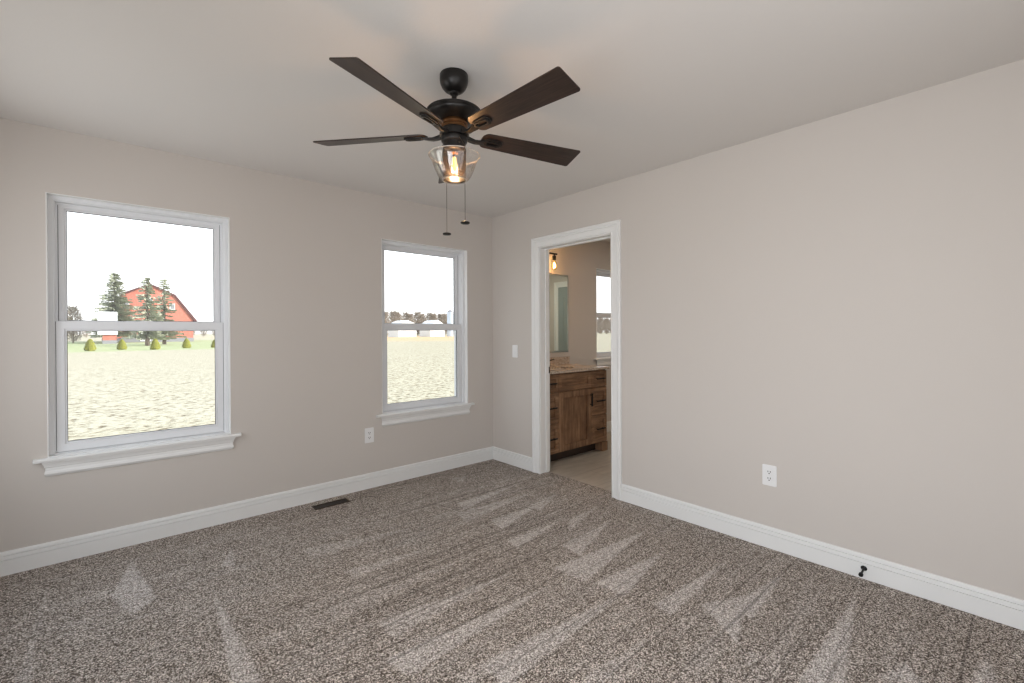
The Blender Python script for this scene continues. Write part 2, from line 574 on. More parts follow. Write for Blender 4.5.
baseboard('baseboard_bathroom_east', (BX1, 0, 0), (BX1, BY1, 0), (-1, 0, 0))

# ------------------------------------------------------------------ door opening: casing, jamb, stop, strike plate
door = st(empty('door_1', (0, -1.07, 0)))
CP = [(0, 0), (0, .011), (.005, .0145), (.012, .0145), (.015, .0095), (.019, .0105), (.050, .013), (.052, .0185), (.058, .0195), (.062, .0195), (.064, .0145), (.067, .0145), (.070, .0205), (.086, .0215), (.090, .018), (.090, 0)]
xfE = lambda a, b_, c: (-c, a, b_)
top = 2.045
path = [(cy1, 0, 1, 0), (cy1, top, 1, 1), (cy0, top, -1, 1), (cy0, 0, -1, 0)]
MB().sweep(path, CP, xfE).build('casing', M['trim'], door, smooth=25)
xfB = lambda a, b_, c: (TE + c, a, b_)
MB().sweep(path, CP, xfB).build('casing', M['trim'], door, smooth=25)
b = MB()
jl, jr, jt = -.684, -1.462, 2.039
b.box(-.001, TE + .001, jl, DY1, 0, DZ); b.box(-.001, TE + .001, DY0, jr, 0, DZ); b.box(-.001, TE + .001, jr, jl, jt, DZ)
b.build('jamb', M['trim'], door, bevel=.0015)
b = MB()
b.box(.062, .098, jl - .010, jl, 0, jt); b.box(.062, .098, jr, jr + .010, 0, jt); b.box(.062, .098, jr + .010, jl - .010, jt - .010, jt)
b.build('door_stop', M['trim'], door, bevel=.002)
b = MB()
b.box(.100, .1175, jl - .004, jl - .0005, .902, .962)
tag(b.build('strike_plate', M['black'], door, bevel=.001), 'black strike plate')

# ------------------------------------------------------------------ windows
def window(n, x0, x1, z0, z1, mid):
    W_ = st(empty('window_%d' % n, ((x0 + x1) / 2, .05, z0)))
    # painted reveal around the opening
    b = MB()
    rv = .004
    b.box(x0, x0 + rv, -.002, .05, z0, z1); b.box(x1 - rv, x1, -.002, .05, z0, z1); b.box(x0 + rv, x1 - rv, -.002, .05, z1 - rv, z1)
    b.build('reveal', M['trim'], W_)
    # vinyl frame
    fw = .030
    X0, X1, Z0, Z1 = x0 + .001, x1 - .001, z0, z1 - .001
    xf = lambda a, b_, c: (a, c, b_)
    def rect(e):
        return [(X0 + e, Z0 + e), (X1 - e, Z0 + e), (X1 - e, Z1 - e), (X0 + e, Z1 - e)]
    b = MB()
    pth = [(X0, Z0, 1, .35), (X1, Z0, -1, .35), (X1, Z1, -1, -1), (X0, Z1, 1, -1)]
    fp = [(0, .045), (.022, .045), (.026, .049), (.026, .052), (.030, .054), (.030, .094), (.040, .096), (.040, .134), (.050, .135), (.050, .155), (0, .155)]
    b.sweep(pth, fp, xf, closed=True)
    b.build('frame', M['vinyl'], W_, smooth=25)
    for side, sx_ in ((1, x0), (-1, x1)):  # near-black strips stand in for shade in the sash gaps
        MB().box(min(sx_ + side * .0305, sx_ + side * .0333), max(sx_ + side * .0305, sx_ + side * .0333), .0615, .085, z0 + .02, mid + .028).build('gap_shade_strip', M['gasket'], W_)
        MB().box(min(sx_ + side * .0402, sx_ + side * .0434), max(sx_ + side * .0402, sx_ + side * .0434), .100, .125, mid + .03, z1 - .036).build('gap_shade_strip', M['gasket'], W_)
    def sash(name, yA, yB, xa, xb, za, zb, sw, bot, topw, g0):
        p = [(xa, za, 1, 1), (xb, za, -1, 1), (xb, zb, -1, -1), (xa, zb, 1, -1)]
        b = MB()
        iy = yA + .012
        # stiles and rails with a stepped glazing bead
        o = [(xa, za), (xb, za), (xb, zb), (xa, zb)]
        i1 = [(xa + sw - .009, za + bot - .009), (xb - sw + .009, za + bot - .009), (xb - sw + .009, zb - topw + .009), (xa + sw - .009, zb - topw + .009)]
        i2 = [(xa + sw, za + bot), (xb - sw, za + bot), (xb - sw, zb - topw), (xa + sw, zb - topw)]
        b.ring_prism(o, i1, yA, yB, xf)
        b.ring_prism([(a, c) for a, c in i1], i2, yA + .006, yB - .004, xf)
        s = b.build(name, M['vinyl'], W_, bevel=.0015)
        g = MB()
        e = .0022
        i3 = [(i2[0][0] + e, i2[0][1] + e), (i2[1][0] - e, i2[1][1] + e), (i2[2][0] - e, i2[2][1] - e), (i2[3][0] + e, i2[3][1] - e)]
        g.ring_prism(i2, i3, yA + .010, yA + .022, xf)
        g.build('gasket', M['gasket'], s)
        MB().box(i2[0][0], i2[1][0], yA + .014, yA + .018, i2[0][1], i2[2][1]).build('pane', M['pane'], s)
        return s
    up = sash('upper_sash', .099, .130, x0 + .0435, x1 - .0435, mid + .012, z1 - .0365, .034, .022, .032, 0)
    lo = sash('lower_sash', .056, .092, x0 + .0335, x1 - .0335, z0 + .012, mid + .030, .0445, .054, .056, 0)
    # vent latches on the upper stiles
    b = MB()
    for xx in (x0 + .058, x1 - .058):
        b.box(xx - .004, xx + .004, .092, .098, mid + .09, mid + .14)
    b.build('vent_latch', M['vinyl'], up, bevel=.0015)
    # cam lock on the meeting rail
    b = MB()
    cx = (x0 + x1) / 2
    b.box(cx - .03, cx + .03, .060, .088, mid + .030, mid + .036)
    b.build('sash_lock', M['vinyl'], lo, bevel=.002)
    # stool and apron
    hx = .056
    b = MB()
    pr = [(-.034, -.003), (-.037, -.010), (-.034, -.020), (.0, -.020), (.0, 0), (-.030, 0)]
    pts = [(x0 - hx, -.034), (x1 + hx, -.034), (x1 + hx, 0), (x0 - hx, 0)]
    n_ = len(pr)
    vs = [(x0 - hx, y, z0 + z) for y, z in pr] + [(x1 + hx, y, z0 + z) for y, z in pr]
    b.add(vs, [(i, (i + 1) % n_, n_ + (i + 1) % n_, n_ + i) for i in range(n_)] + [tuple(range(n_))[::-1], tuple(range(n_, 2 * n_))])
    b.box(x0 + .001, x1 - .001, 0, .05, z0 - .0005, z0 + .004)
    b.build('window_sill', M['trim'], W_)
    b = MB()
    ap = [(0, -.020), (-.026, -.020), (-.026, -.027), (-.019, -.040), (-.017, -.052), (-.013, -.056), (-.013, -.072), (-.016, -.078), (-.017, -.090), (-.012, -.098), (-.008, -.104), (0, -.104)]
    n_ = len(ap)
    vs = []
    for xx, s in ((x0 - .004, -1), (x1 + .004, 1)):
        vs += [(xx - s * (y + .008) * 1.0, y, z0 + z) for y, z in ap]
    b.add(vs, [(i, (i + 1) % n_, n_ + (i + 1) % n_, n_ + i) for i in range(n_)] + [tuple(range(n_))[::-1], tuple(range(n_, 2 * n_))])
    b.build('apron', M['trim'], W_, smooth=20)
    return W_
window(1, *WINS[0], WZ0[0], WZ1, 1.330)
window(2, *WINS[1], WZ0[1], WZ1, 1.330)
window(3, *WINS[2], WZ0[2], WZ1, 1.490)

# ------------------------------------------------------------------ wall plates
def rrect(w, h, r, n=5):
    p = []
    for cx, cy, a0 in ((w / 2 - r, h / 2 - r, 0), (-w / 2 + r, h / 2 - r, 90), (-w / 2 + r, -h / 2 + r, 180), (w / 2 - r, -h / 2 + r, 270)):
        for k in range(n + 1):
            t = radians(a0 + 90 * k / n)
            p.append((cx + r * cos(t), cy + r * sin(t)))
    return p

def on_north(cx, cz):
    return lambda a, b_, c: (cx + a, -c, cz + b_)
def on_east(cy, cz):
    return lambda a, b_, c: (-c, cy + a, cz + b_)

def outlet(xf, loc, label):
    r = empty('wall_outlet', loc)
    tag(r, label, 'outlet', 'duplex wall outlets')
    b = MB().prism(rrect(.078, .122, .006), 0, .0035, xf)
    b.prism(rrect(.072, .116, .005), .0035, .0055, xf)
    b.build('cover_plate', M['plate'], r)
    for s in (1, -1):
        f = MB().prism([(a, c + s * .0195) for a, c in rrect(.033, .029, .012)], .0055, .0075, xf).build('receptacle', M['plate'], r)
        k = MB()
        k.prism([(a - .0065, c + s * .0195 + .004) for a, c in rrect(.0040, .0100, .0008, 2)], .0074, .0082, xf)
        k.prism([(a + .0065, c + s * .0195 + .004) for a, c in rrect(.0040, .0085, .0008, 2)], .0074, .0082, xf)
        k.prism([(a, c + s * .0195 - .0075) for a, c in rrect(.0070, .0070, .0034, 3)], .0074, .0082, xf)
        k.build('socket_slots', M['socket'], f)
    MB().prism(rrect(.006, .006, .0029, 3), .0055, .0068, xf).build('screw', M['plate'], r)
    return r
outlet(on_north(-1.317, .436), (-1.317, 0, .375), 'white duplex wall outlet on the window wall, low between the two windows')
outlet(on_east(-2.600, .428), (0, -2.600, .367), 'white duplex wall outlet low on the long blank wall right of the doorway')

xf = on_east(-.342, 1.099)
sw = tag(empty('light_switch', (0, -.342, 1.04)), 'white rocker light switch on the wall left of the bathroom doorway', 'light switch')
b = MB().prism(rrect(.074, .120, .006), 0, .0035, xf); b.prism(rrect(.068, .114, .005), .0035, .0055, xf); b.build('cover_plate', M['plate'], sw)
b = MB()
b.add([xf(*p) for p in ((-.016, -.033, .0055), (.016, -.033, .0055), (.016, .033, .0055), (-.016, .033, .0055), (-.016, -.033, .0105), (.016, -.033, .0105), (.016, 0, .0065), (-.016, 0, .0065), (.016, .033, .0075), (-.016, .033, .0075))],
      [(0, 1, 2, 3), (4, 5, 6, 7), (7, 6, 8, 9), (0, 4, 5, 1), (3, 2, 8, 9), (0, 3, 9, 7, 4), (1, 5, 6, 8, 2)])
b.build('rocker', M['plate'], sw)

# ------------------------------------------------------------------ floor register
fr = tag(empty('floor_register', (-1.685, -.152, 0)), 'brown metal floor register set in the carpet beside the window wall baseboard', 'floor vent')
b = MB()
X0, X1, Y0, Y1 = -1.815, -1.555, -.195, -.108
xt = lambda a, b_, c: (a, b_, c)
b.ring_prism([(X0, Y0), (X1, Y0), (X1, Y1), (X0, Y1)], [(X0 + .011, Y0 + .010), (X1 - .011, Y0 + .010), (X1 - .011, Y1 - .010), (X0 + .011, Y1 - .010)], .0005, .0055, xt)
b.build('flange', M['register'], fr, bevel=.0015)
b = MB()
k = 0
x = X0 + .020
while x < X1 - .014:
    b.add([(x, Y0 + .010, .004), (x + .002, Y0 + .010, .0045), (x + .002, Y1 - .010, .0045), (x, Y1 - .010, .004),
           (x + .005, Y0 + .010, .0008), (x + .007, Y0 + .010, .0012), (x + .007, Y1 - .010, .0012), (x + .005, Y1 - .010, .0008)],
          [(0, 1, 2, 3), (4, 7, 6, 5), (0, 4, 5, 1), (3, 2, 6, 7), (0, 3, 7, 4), (1, 5, 6, 2)])
    x += .0105
b.build('louvres', M['register'], fr)
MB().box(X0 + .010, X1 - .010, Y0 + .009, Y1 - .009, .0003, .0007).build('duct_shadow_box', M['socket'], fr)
MB().box(X1 - .006, X1 - .001, Y0 + .004, Y1 - .004, .0052, .0064).build('pale_edge', M['register_light'], fr)  # paler strip along the east end of the flange

# ------------------------------------------------------------------ door stop on the baseboard
ds = tag(empty('door_stop', (-.0145, -3.056, .055)), 'small black rigid door stop screwed to the baseboard of the right wall', 'door stop')
ax = Vector((-1, 0, -.18)).normalized()
MB().lathe([(0, 0), (.013, 0), (.014, .003), (.011, .007), (.006, .010), (.0048, .012)], (-.0145, -3.056, .057), 20, ax).build('base_flange', M['black'], ds, smooth=40)
MB().lathe([(.0045, .008), (.0045, .060)], (-.0145, -3.056, .057), 14, ax).build('rod', M['black'], ds, smooth=40)
MB().lathe([(0, .056), (.008, .057), (.010, .060), (.010, .070), (.008, .074), (0, .075)], (-.0145, -3.056, .057), 18, ax).build('bumper', M['black'], ds, smooth=40)

# ------------------------------------------------------------------ ceiling fan
HX, HY = -1.768, -1.9185
fan = tag(empty('ceiling_fan', (HX, HY, H)), 'dark bronze five-blade ceiling fan with a clear glass light hanging in the room', 'ceiling fan')
c0 = (HX, HY, 0)
MB().lathe([(.0, 2.4395), (.0615, 2.4395), (.0635, 2.436), (.0635, 2.412), (.061, 2.398), (.054, 2.382), (.043, 2.369), (.030, 2.361), (.022, 2.359), (0, 2.359)], c0, 48).build('canopy', M['bronze'], fan, smooth=40)
MB().lathe([(0, 2.385), (.020, 2.378), (.024, 2.362), (.018, 2.350), (.0115, 2.347), (.0115, 2.302), (.017, 2.298), (.022, 2.292), (.022, 2.276), (0, 2.276)], c0, 32).build('downrod', M['bronze'], fan, smooth=40)
mo = MB().lathe([(0, 2.290), (.030, 2.289), (.070, 2.285), (.105, 2.279), (.120, 2.275), (.1235, 2.271), (.1235, 2.266), (.120, 2.262), (.1175, 2.2595), (.1175, 2.256), (.114, 2.250), (.104, 2.242), (.088, 2.235), (.072, 2.231), (.064, 2.229), (0, 2.229)], c0, 64).build('motor_housing', M['bronze'], fan, smooth=35)
MB().lathe([(0, 2.230), (.058, 2.230), (.0595, 2.226), (.062, 2.221), (.062, 2.217), (.0585, 2.213), (0, 2.213)], c0, 48).build('upper_band', M['copper_glow'], mo, smooth=35)
MB().lathe([(0, 2.214), (.056, 2.214), (.0565, 2.208), (.060, 2.204), (.060, 2.200), (.056, 2.196), (0, 2.196)], c0, 48).build('lower_band', M['copper_glow'], mo, smooth=35)
MB().lathe([(0, 2.197), (.055, 2.197), (.057, 2.192), (.057, 2.178), (.066, 2.176), (.066, 2.160), (.052, 2.158), (0, 2.158)], c0, 48).build('flywheel', M['bronze'], fan, smooth=35)
sh = MB().lathe([(0, 2.160), (.050, 2.160), (.058, 2.156), (.059, 2.142), (.056, 2.136), (.051, 2.132), (.050, 2.118), (.0505, 2.104), (.047, 2.102), (0, 2.102)], c0, 48).build('switch_housing', M['bronze'], fan, smooth=35)
for k in range(3):
    a = radians(20 + 120 * k)
    MB().lathe([(0, .0), (.004, 0), (.004, .004), (0, .005)], (HX + .0505 * cos(a), HY + .0505 * sin(a), 2.122), 10, (cos(a), sin(a), 0)).build('screw', M['chain'], sh)

TH0, PIT, ZB, RT = -1.4979, -.2528, 2.1736, .6496
def blade_outline():
    pts = []
    w0, w1 = .100, .1346
    u0, u1 = .130, RT
    def arc(cx, cy, r, a0, a1, n=6):
        return [(cx + r * cos(radians(a0 + (a1 - a0) * k / n)), cy + r * sin(radians(a0 + (a1 - a0) * k / n))) for k in range(n + 1)]
    pts += arc(u1 - .010, w1 / 2 - .010, .010, 90, 0)
    pts += arc(u1 - .010, -w1 / 2 + .010, .010, 0, -90)
    pts += arc(u0 + .034, -w0 / 2 + .034, .034, -90, -180)
    pts += arc(u0 + .034, w0 / 2 - .034, .034, 180, 90)
    return pts
def fan_xf(k):
    a = TH0 + k * 2 * pi / 5
    e = Vector((cos(a), sin(a), 0))
    nn = Vector((-sin(a), cos(a), 0))
    v = nn * cos(PIT) + Vector((0, 0, 1)) * sin(PIT)
    w_ = e.cross(v)
    if w_.z < 0: w_ = -w_
    o = Vector((HX, HY, ZB))
    return (lambda u, vv, ww: o + e * u + v * vv + w_ * ww), e, nn
for k in range(5):
    xf, e, nn = fan_xf(k)
    outl = blade_outline()
    bl = MB().prism(outl, -.003, .003, xf).build('blade', M['blade'], fan, bevel=.0015)
    uv = bl.data.attributes.new('bladeuv', 'FLOAT_VECTOR', 'POINT')
    no = len(outl)
    for i in range(2 * no):
        uv.data[i].vector = (outl[i % no][0] + k, outl[i % no][1], 0)
    b = MB()
    # slotted medallion under the blade root
    outer = [(a + .187, c) for a, c in rrect(.100, .050, .024, 6)]
    inner = [(a + .187, c) for a, c in rrect(.060, .017, .008, 6)]
    b.ring_prism(outer, inner, -.0105, -.0032, xf)
    outer = [(a + .187, c) for a, c in rrect(.084, .034, .016, 6)]
    b.ring_prism(outer, inner, -.015, -.0105, xf)
    # neck running back to the flywheel
    sec = []
    path = [(.056, .0, -.006, .014, .009), (.078, 0, -.012, .012, .008), (.100, 0, -.016, .011, .007), (.122, 0, -.014, .012, .006), (.146, 0, -.0095, .018, .005)]
    vs = []
    for (u, v, wv, hw, hh) in path:
        t = (u - .056) / (.146 - .056)
        c = Vector((HX, HY, ZB)) + e * u + Vector((0, 0, wv))
        vd = nn * cos(PIT * t) + Vector((0, 0, 1)) * sin(PIT * t)
        wd = e.cross(vd)
        if wd.z < 0: wd = -wd
        vs += [c + vd * hw + wd * hh, c - vd * hw + wd * hh, c - vd * hw - wd * hh, c + vd * hw - wd * hh]
    fs = [(0, 1, 2, 3), tuple(range(16, 20))[::-1]]
    for i in range(4):
        for q in range(4):
            fs.append((i * 4 + q, i * 4 + (q + 1) % 4, i * 4 + 4 + (q + 1) % 4, i * 4 + 4 + q))
    b.add(vs, fs)
    b.build('blade_arm', M['bronze'], bl, bevel=.002)

# light kit
lk = MB().openlathe([(.1135, 2.0790), (.1150, 2.0765), (.112, 2.0725), (.106, 2.066), (.100, 2.054), (.094, 2.036), (.086, 2.014), (.076, 1.992), (.064, 1.975), (.056, 1.968), (.050, 1.9675), (.046, 1.972)], c0, 64).build('glass_shade', M['shade'], fan, smooth=60, solid=.0028)
tag(lk, 'clear bowl-shaped glass shade')
cyl = MB().openlathe([(.0495, 2.106), (.051, 2.100), (.051, 1.985), (.048, 1.977), (.046, 1.974)], c0, 56).build('mesh_cylinder', M['mesh'], fan, smooth=60, solid=.0012)
tag(cyl, 'smoky inner cylinder around the bulb')
b = MB()
b.openlathe([(.049, 1.975), (.0515, 1.975), (.0515, 1.969), (.049, 1.969), (.049, 1.975)], c0, 48)
b.build('retaining_ring', M['bronze'], cyl, smooth=40)
b = MB()
b.openlathe([(.0495, 2.106), (.0525, 2.106), (.0525, 2.098), (.0495, 2.098), (.0495, 2.106)], c0, 48)
b.build('retaining_ring', M['bronze'], cyl, smooth=40)
bb = MB().lathe([(.013, 2.104), (.0135, 2.094), (.016, 2.082), (.022, 2.066), (.0275, 2.046), (.0285, 2.030), (.025, 2.012), (.016, 2.000), (.006, 1.996), (0, 1.9955)], c0, 32).build('bulb', M['bulbglass'], fan, smooth=60)
MB().lathe([(0, 2.106), (.0155, 2.106), (.0155, 2.090), (.012, 2.086), (0, 2.086)], c0, 24).build('lamp_socket', M['copper_glow'], bb, smooth=40)
b = MB()
for k in range(6):
    a = 2 * pi * k / 6
    a2 = a + pi / 6
    b.tube([(HX + .006 * cos(a), HY + .006 * sin(a), 2.072), (HX + .0125 * cos(a2), HY + .0125 * sin(a2), 2.018)], .0012, 6)
b.build('filament', M['filament'], bb)
MB().lathe([(0, 2.062), (.007, 2.056), (.0125, 2.042), (.013, 2.028), (.009, 2.014), (0, 2.010)], c0, 20).build('glow', M['glowcore'], bb, smooth=60)
lamp('fan_bulb_light', 'POINT', (HX, HY, 2.036), 25, (1.0, .73, .46), radius=.020)

M['rim'] = glassy('glass_rim_highlight', (.95, .93, .90), .12, .05, (.95, .90, .84), .45, rim=.5)  # whitish body paints the bright light along the glass edges
for rr_, zz in ((.1140, 2.0778), (.0535, 1.9680)):
    b = MB()
    b.openlathe([(rr_ + .0022 * cos(2 * pi * k / 8), zz + .0022 * sin(2 * pi * k / 8)) for k in range(9)], c0, 64)
    b.build('rim_highlight_ring', M['rim'], lk, smooth=60)

# pull chains
def chain(pts, knob):
    b = MB().tube(pts, .0012, 6)
    # beads
    for i in range(len(pts) - 1):
        A, B = Vector(pts[i]), Vector(pts[i + 1])
        nseg = max(1, int((B - A).length / .0075))
        for q in range(nseg):
            p = A.lerp(B, (q + .5) / nseg)
            b.lathe([(0, -.0019), (.0019, 0), (0, .0019)], p, 5)
    c = b.build('pull_chain', M['chain'], fan)
    MB().lathe([(0, .007), (.003, .006), (.017, .0035), (.020, .001), (.020, -.003), (.016, -.006), (0, -.007)], knob, 28).build('pull_knob', M['bronze'], c, smooth=45)
hub = Vector((HX, HY, 0))
V_ = Vector((.565, .825, 0)); L_ = Vector((.825, -.565, 0))
p2 = hub - V_ * .116 + L_ * .0440
s2 = hub - V_ * .052 + L_ * .018
chain([s2 + Vector((0, 0, 2.150)), hub - V_ * .080 + L_ * .030 + Vector((0, 0, 2.118)), p2 + Vector((0, 0, 2.083)), p2 + Vector((0, 0, 1.758))], p2 + Vector((0, 0, 1.752)))
p1 = hub + V_ * .114 - L_ * .0370
s1 = hub + V_ * .050 - L_ * .016
chain([s1 + Vector((0, 0, 2.150)), hub + V_ * .075 - L_ * .025 + Vector((0, 0, 2.120)), p1 + Vector((0, 0, 2.085)), p1 + Vector((0, 0, 1.757))], p1 + Vector((0, 0, 1.751)))

# ------------------------------------------------------------------ bathroom vanity
VX0, VX1, VY, VT = .118, 1.122, -.571, .880
van = tag(empty('vanity_cabinet', ((VX0 + VX1) / 2, -.29, 0)), 'brown stained wood vanity cabinet with drawers either side of a door, seen through the doorway', 'vanity cabinet')
b = MB()
b.box(VX0, VX0 + .018, VY + .020, -.002, .10, VT); b.box(VX1 - .018, VX1, VY + .020, -.002, .10, VT)
b.box(VX0 + .018, VX1 - .018, VY + .020, -.002, .10, .118); b.box(VX0 + .018, VX1 - .018, -.014, -.002, .118, VT)
b.box(VX0 + .018, VX1 - .018, VY + .020, VY + .038, .118, VT)
b.build('carcass', M['wood_v'], van)
b = MB().box(VX0, VX1 - .02, -.470, -.450, 0, .10)
b.build('toe_kick', M['wood_dark'], van)
b = MB()
b.box(VX1 - .075, VX1 + .012, VY, -.46, 0, .098)
b.box(VX1 - .018, VX1, -.46, -.03, 0, .10)
b.build('foot', M['wood_v'], van, bevel=.002)
def shaker(name, x0, x1, z0, z1, fw, m, rec=.013, y=VY):
    b = MB()
    xf = lambda a, b_, c: (a, c, b_)
    g = .0022
    x0, x1, z0, z1 = x0 + g, x1 - g, z0 + g, z1 - g
    o = [(x0, z0), (x1, z0), (x1, z1), (x0, z1)]
    i = [(x0 + fw, z0 + fw), (x1 - fw, z0 + fw), (x1 - fw, z1 - fw), (x0 + fw, z1 - fw)]
    b.ring_prism(o, i, y, y + .020, xf)
    s = b.build(name, m, van, bevel=.0015)
    MB().box(x0 + fw, x1 - fw, y + rec, y + .0185, z0 + fw, z1 - fw).build('panel', m, s)
    return s
def pull(par, cx, cz, L, vert=False):
    b = MB()
    y = VY - .030
    if vert:
        b.box(cx - .007, cx + .007, y - .006, y + .006, cz - L / 2, cz + L / 2)
        for s in (-1, 1):
            b.box(cx - .004, cx + .004, y, VY + .001, cz + s * L * .36 - .004, cz + s * L * .36 + .004)
    else:
        b.box(cx - L / 2, cx + L / 2, y - .005, y + .006, cz - .007, cz + .007)
        for s in (-1, 1):
            b.box(cx + s * L * .36 - .004, cx + s * L * .36 + .004, y, VY + .001, cz - .004, cz + .004)
    b.build('pull_handle', M['black'], par, bevel=.001)
for xa, xb in ((VX0, .363), (.860, VX1)):
    for za, zb in ((.104, .398), (.400, .694), (.696, .868)):
        s = shaker('drawer_front', xa, xb, za, zb, .048 if zb - za > .2 else .040, M['wood_h'])
        pull(s, (xa + xb) / 2, (za + zb) / 2 + .004, .135)
dr = shaker('cabinet_door', .363, .860, .104, .694, .062, M['wood_v'])
pull(dr, .838, .575, .135, True)
shaker('false_front', .363, .860, .696, .868, .045, M['wood_h'])

# countertop with an oval sink opening
CX0, CX1, CY0, CZ0, CZ1 = VX0 - .002, 1.146, -.592, .880, .904
ct = tag(empty('vanity_countertop', (.63, -.29, CZ0)), 'speckled beige stone countertop and splash lying on the brown vanity', 'countertop')
b = MB()
nseg = 48
outer, inner = [], []
scx, scy, sa, sb = .612, -.315, .205, .150
for k in range(nseg):
    t = 2 * pi * (k + .5) / nseg
    cx, cy = cos(t), sin(t)
    hx_, hy_ = ((CX1 - scx) if cx > 0 else (scx - CX0)), ((-.001 - scy) if cy > 0 else (scy - CY0))
    q = min(hx_ / max(abs(cx), 1e-6), hy_ / max(abs(cy), 1e-6))
    outer.append((scx + cx * q, scy + cy * q))
    inner.append((scx + sa * cx, scy + sb * cy))
def snap(cxy):
    best = min(range(nseg), key=lambda i: (outer[i][0] - cxy[0]) ** 2 + (outer[i][1] - cxy[1]) ** 2)
    outer[best] = cxy
for q in ((CX0, CY0), (CX1, CY0), (CX1, -.001), (CX0, -.001)):
    snap(q)
b.ring_prism(outer, inner, CZ0, CZ1, ident)
b.build('counter_slab', M['granite'], ct)
MB().box(CX0, CX1, -.021, -.0015, CZ1, .992).build('backsplash', M['granite'], ct, bevel=.002)
sk = tag(empty('sink_basin', (scx, scy, .76)), 'white oval undermount sink basin set in the vanity countertop', 'sink')
vs, fs = [], []
prof = [(1.02, .0), (1.0, -.004), (.96, -.05), (.82, -.11), (.45, -.135), (.12, -.14)]
for s, z in prof:
    for k in range(nseg):
        t = 2 * pi * k / nseg
        vs.append((scx + sa * s * cos(t), scy + sb * s * sin(t), CZ0 + z))
for i in range(len(prof) - 1):
    for k in range(nseg):
        fs.append((i * nseg + k, i * nseg + (k + 1) % nseg, (i + 1) * nseg + (k + 1) % nseg, (i + 1) * nseg + k))
MB().add(vs, fs).build('basin', M['ceramic'], sk, smooth=60, solid=.006)
MB().lathe([(0, .7395), (.026, .7395), (.024, .746), (0, .747)], (scx, scy, 0), 20).build('drain', M['black'], sk, smooth=40)
# widespread faucet
fc = tag(empty('faucet', (scx, -.085, CZ1)), 'black widespread bathroom faucet behind the sink on the stone counter', 'faucet')
MB().tube([(scx, -.085, CZ1), (scx, -.085, CZ1 + .10), (scx, -.10, CZ1 + .135), (scx, -.135, CZ1 + .150), (scx, -.175, CZ1 + .140), (scx, -.190, CZ1 + .110)], .011, 14).build('spout', M['black'], fc, smooth=50)
for s in (-1, 1):
    h = MB().lathe([(.020, 0), (.020, .006), (.014, .010), (.012, .045), (.015, .050), (.015, .066), (0, .068)], (scx + s * .105, -.085, CZ1), 20).build('handle_base', M['black'], fc, smooth=40)
    MB().tube([(scx + s * .105, -.085, CZ1 + .060), (scx + s * .150, -.100, CZ1 + .068), (scx + s * .178, -.108, CZ1 + .070)], [.008, .007, .006], 10).build('lever', M['black'], h, smooth=50)

# mirror
mr = tag(empty('wall_mirror', (.62, -.002, 1.046)), 'tall frameless mirror hanging on the bathroom wall over the stone counter', 'mirror')
xf = lambda a, b_, c: (a, -c, b_)
mo_, mi_ = [(.118, 1.046), (1.142, 1.046), (1.142, 1.946), (.118, 1.946)], [(.138, 1.066), (1.122, 1.066), (1.122, 1.926), (.138, 1.926)]
MB().box(.138, 1.122, -.010, -.0025, 1.066, 1.926).build('mirror_glass', M['mirror'], mr)
b = MB()
vs = [xf(a, c, .003) for a, c in mo_] + [xf(a, c, .006) for a, c in mo_] + [xf(a, c, .0105) for a, c in mi_] + [xf(a, c, .003) for a, c in mi_]
fs = []
for i in range(4):
    j = (i + 1) % 4
    fs += [(i, j, 4 + j, 4 + i), (4 + i, 4 + j, 8 + j, 8 + i), (8 + i, 8 + j, 12 + j, 12 + i), (12 + i, 12 + j, j, i)]
b.add(vs, fs).build('bevelled_edge', M['edge'], mr)

# vanity light
vl = tag(empty('vanity_light', (.60, 0, 2.15)), 'black bar vanity light with bare clear bulbs above the mirror', 'wall light')
MB().box(.50, .70, -.022, -.001, 2.09, 2.18).build('wall_plate', M['black'], vl, bevel=.003)
b = MB()
b.tube([(.60, -.02, 2.140), (.60, -.14, 2.140)], .008, 12)
b.box(.395, .806, -.150, -.130, 2.131, 2.149)
b.build('bar', M['black'], vl, bevel=.002)
for xx in (.437, .600, .764):
    sck = MB().lathe([(0, 2.135), (.009, 2.135), (.009, 2.122), (.021, 2.118), (.021, 2.078), (.018, 2.072), (0, 2.072)], (xx, -.14, 0), 20).build('lamp_holder', M['black'], vl, smooth=40)
    gl = MB().lathe([(.014, 2.074), (.016, 2.062), (.024, 2.040), (.031, 2.010), (.030, 1.988), (.020, 1.970), (.008, 1.964), (0, 1.963)], (xx, -.14, 0), 24).build('bulb', M['bulbglass'], vl, smooth=60)
    MB().lathe([(0, 2.050), (.008, 2.040), (.015, 2.012), (.012, 1.990), (0, 1.984)], (xx, -.14, 0), 14).build('filament', M['filament'], gl, smooth=60)
    lamp('vanity_bulb_light', 'POINT', (xx, -.14, 2.012), 12.0, (1.0, .58, .26), radius=.018)

# panel door placed and toned grey to shape the reflection in the mirror
dd = st(empty('door_2', (BX1 - .02, -1.5, 0)))
xfW = lambda a, b_, c: (BX1 - c, a, b_)
MB().sweep([(-1.02, 0, 1, 0), (-1.02, 2.04, 1, 1), (-1.80, 2.04, -1, 1), (-1.80, 0, -1, 0)], CP, xfW).build('casing', M['trim'], dd, smooth=25)
b = MB()
b.prism([(-1.80, 0.01), (-1.02, 0.01), (-1.02, 2.04), (-1.80, 2.04)], .0, .008, xfW)
for z0, z1 in ((.2, .95), (1.1, 1.9)):
    b.ring_prism([(-1.70, z0), (-1.12, z0), (-1.12, z1), (-1.70, z1)], [(-1.67, z0 + .03), (-1.15, z0 + .03), (-1.15, z1 - .03), (-1.67, z1 - .03)], .008, .014, xfW)
b.build('door_leaf', mat('grey_door_mirror_tone', (.30, .34, .34), .5), dd)

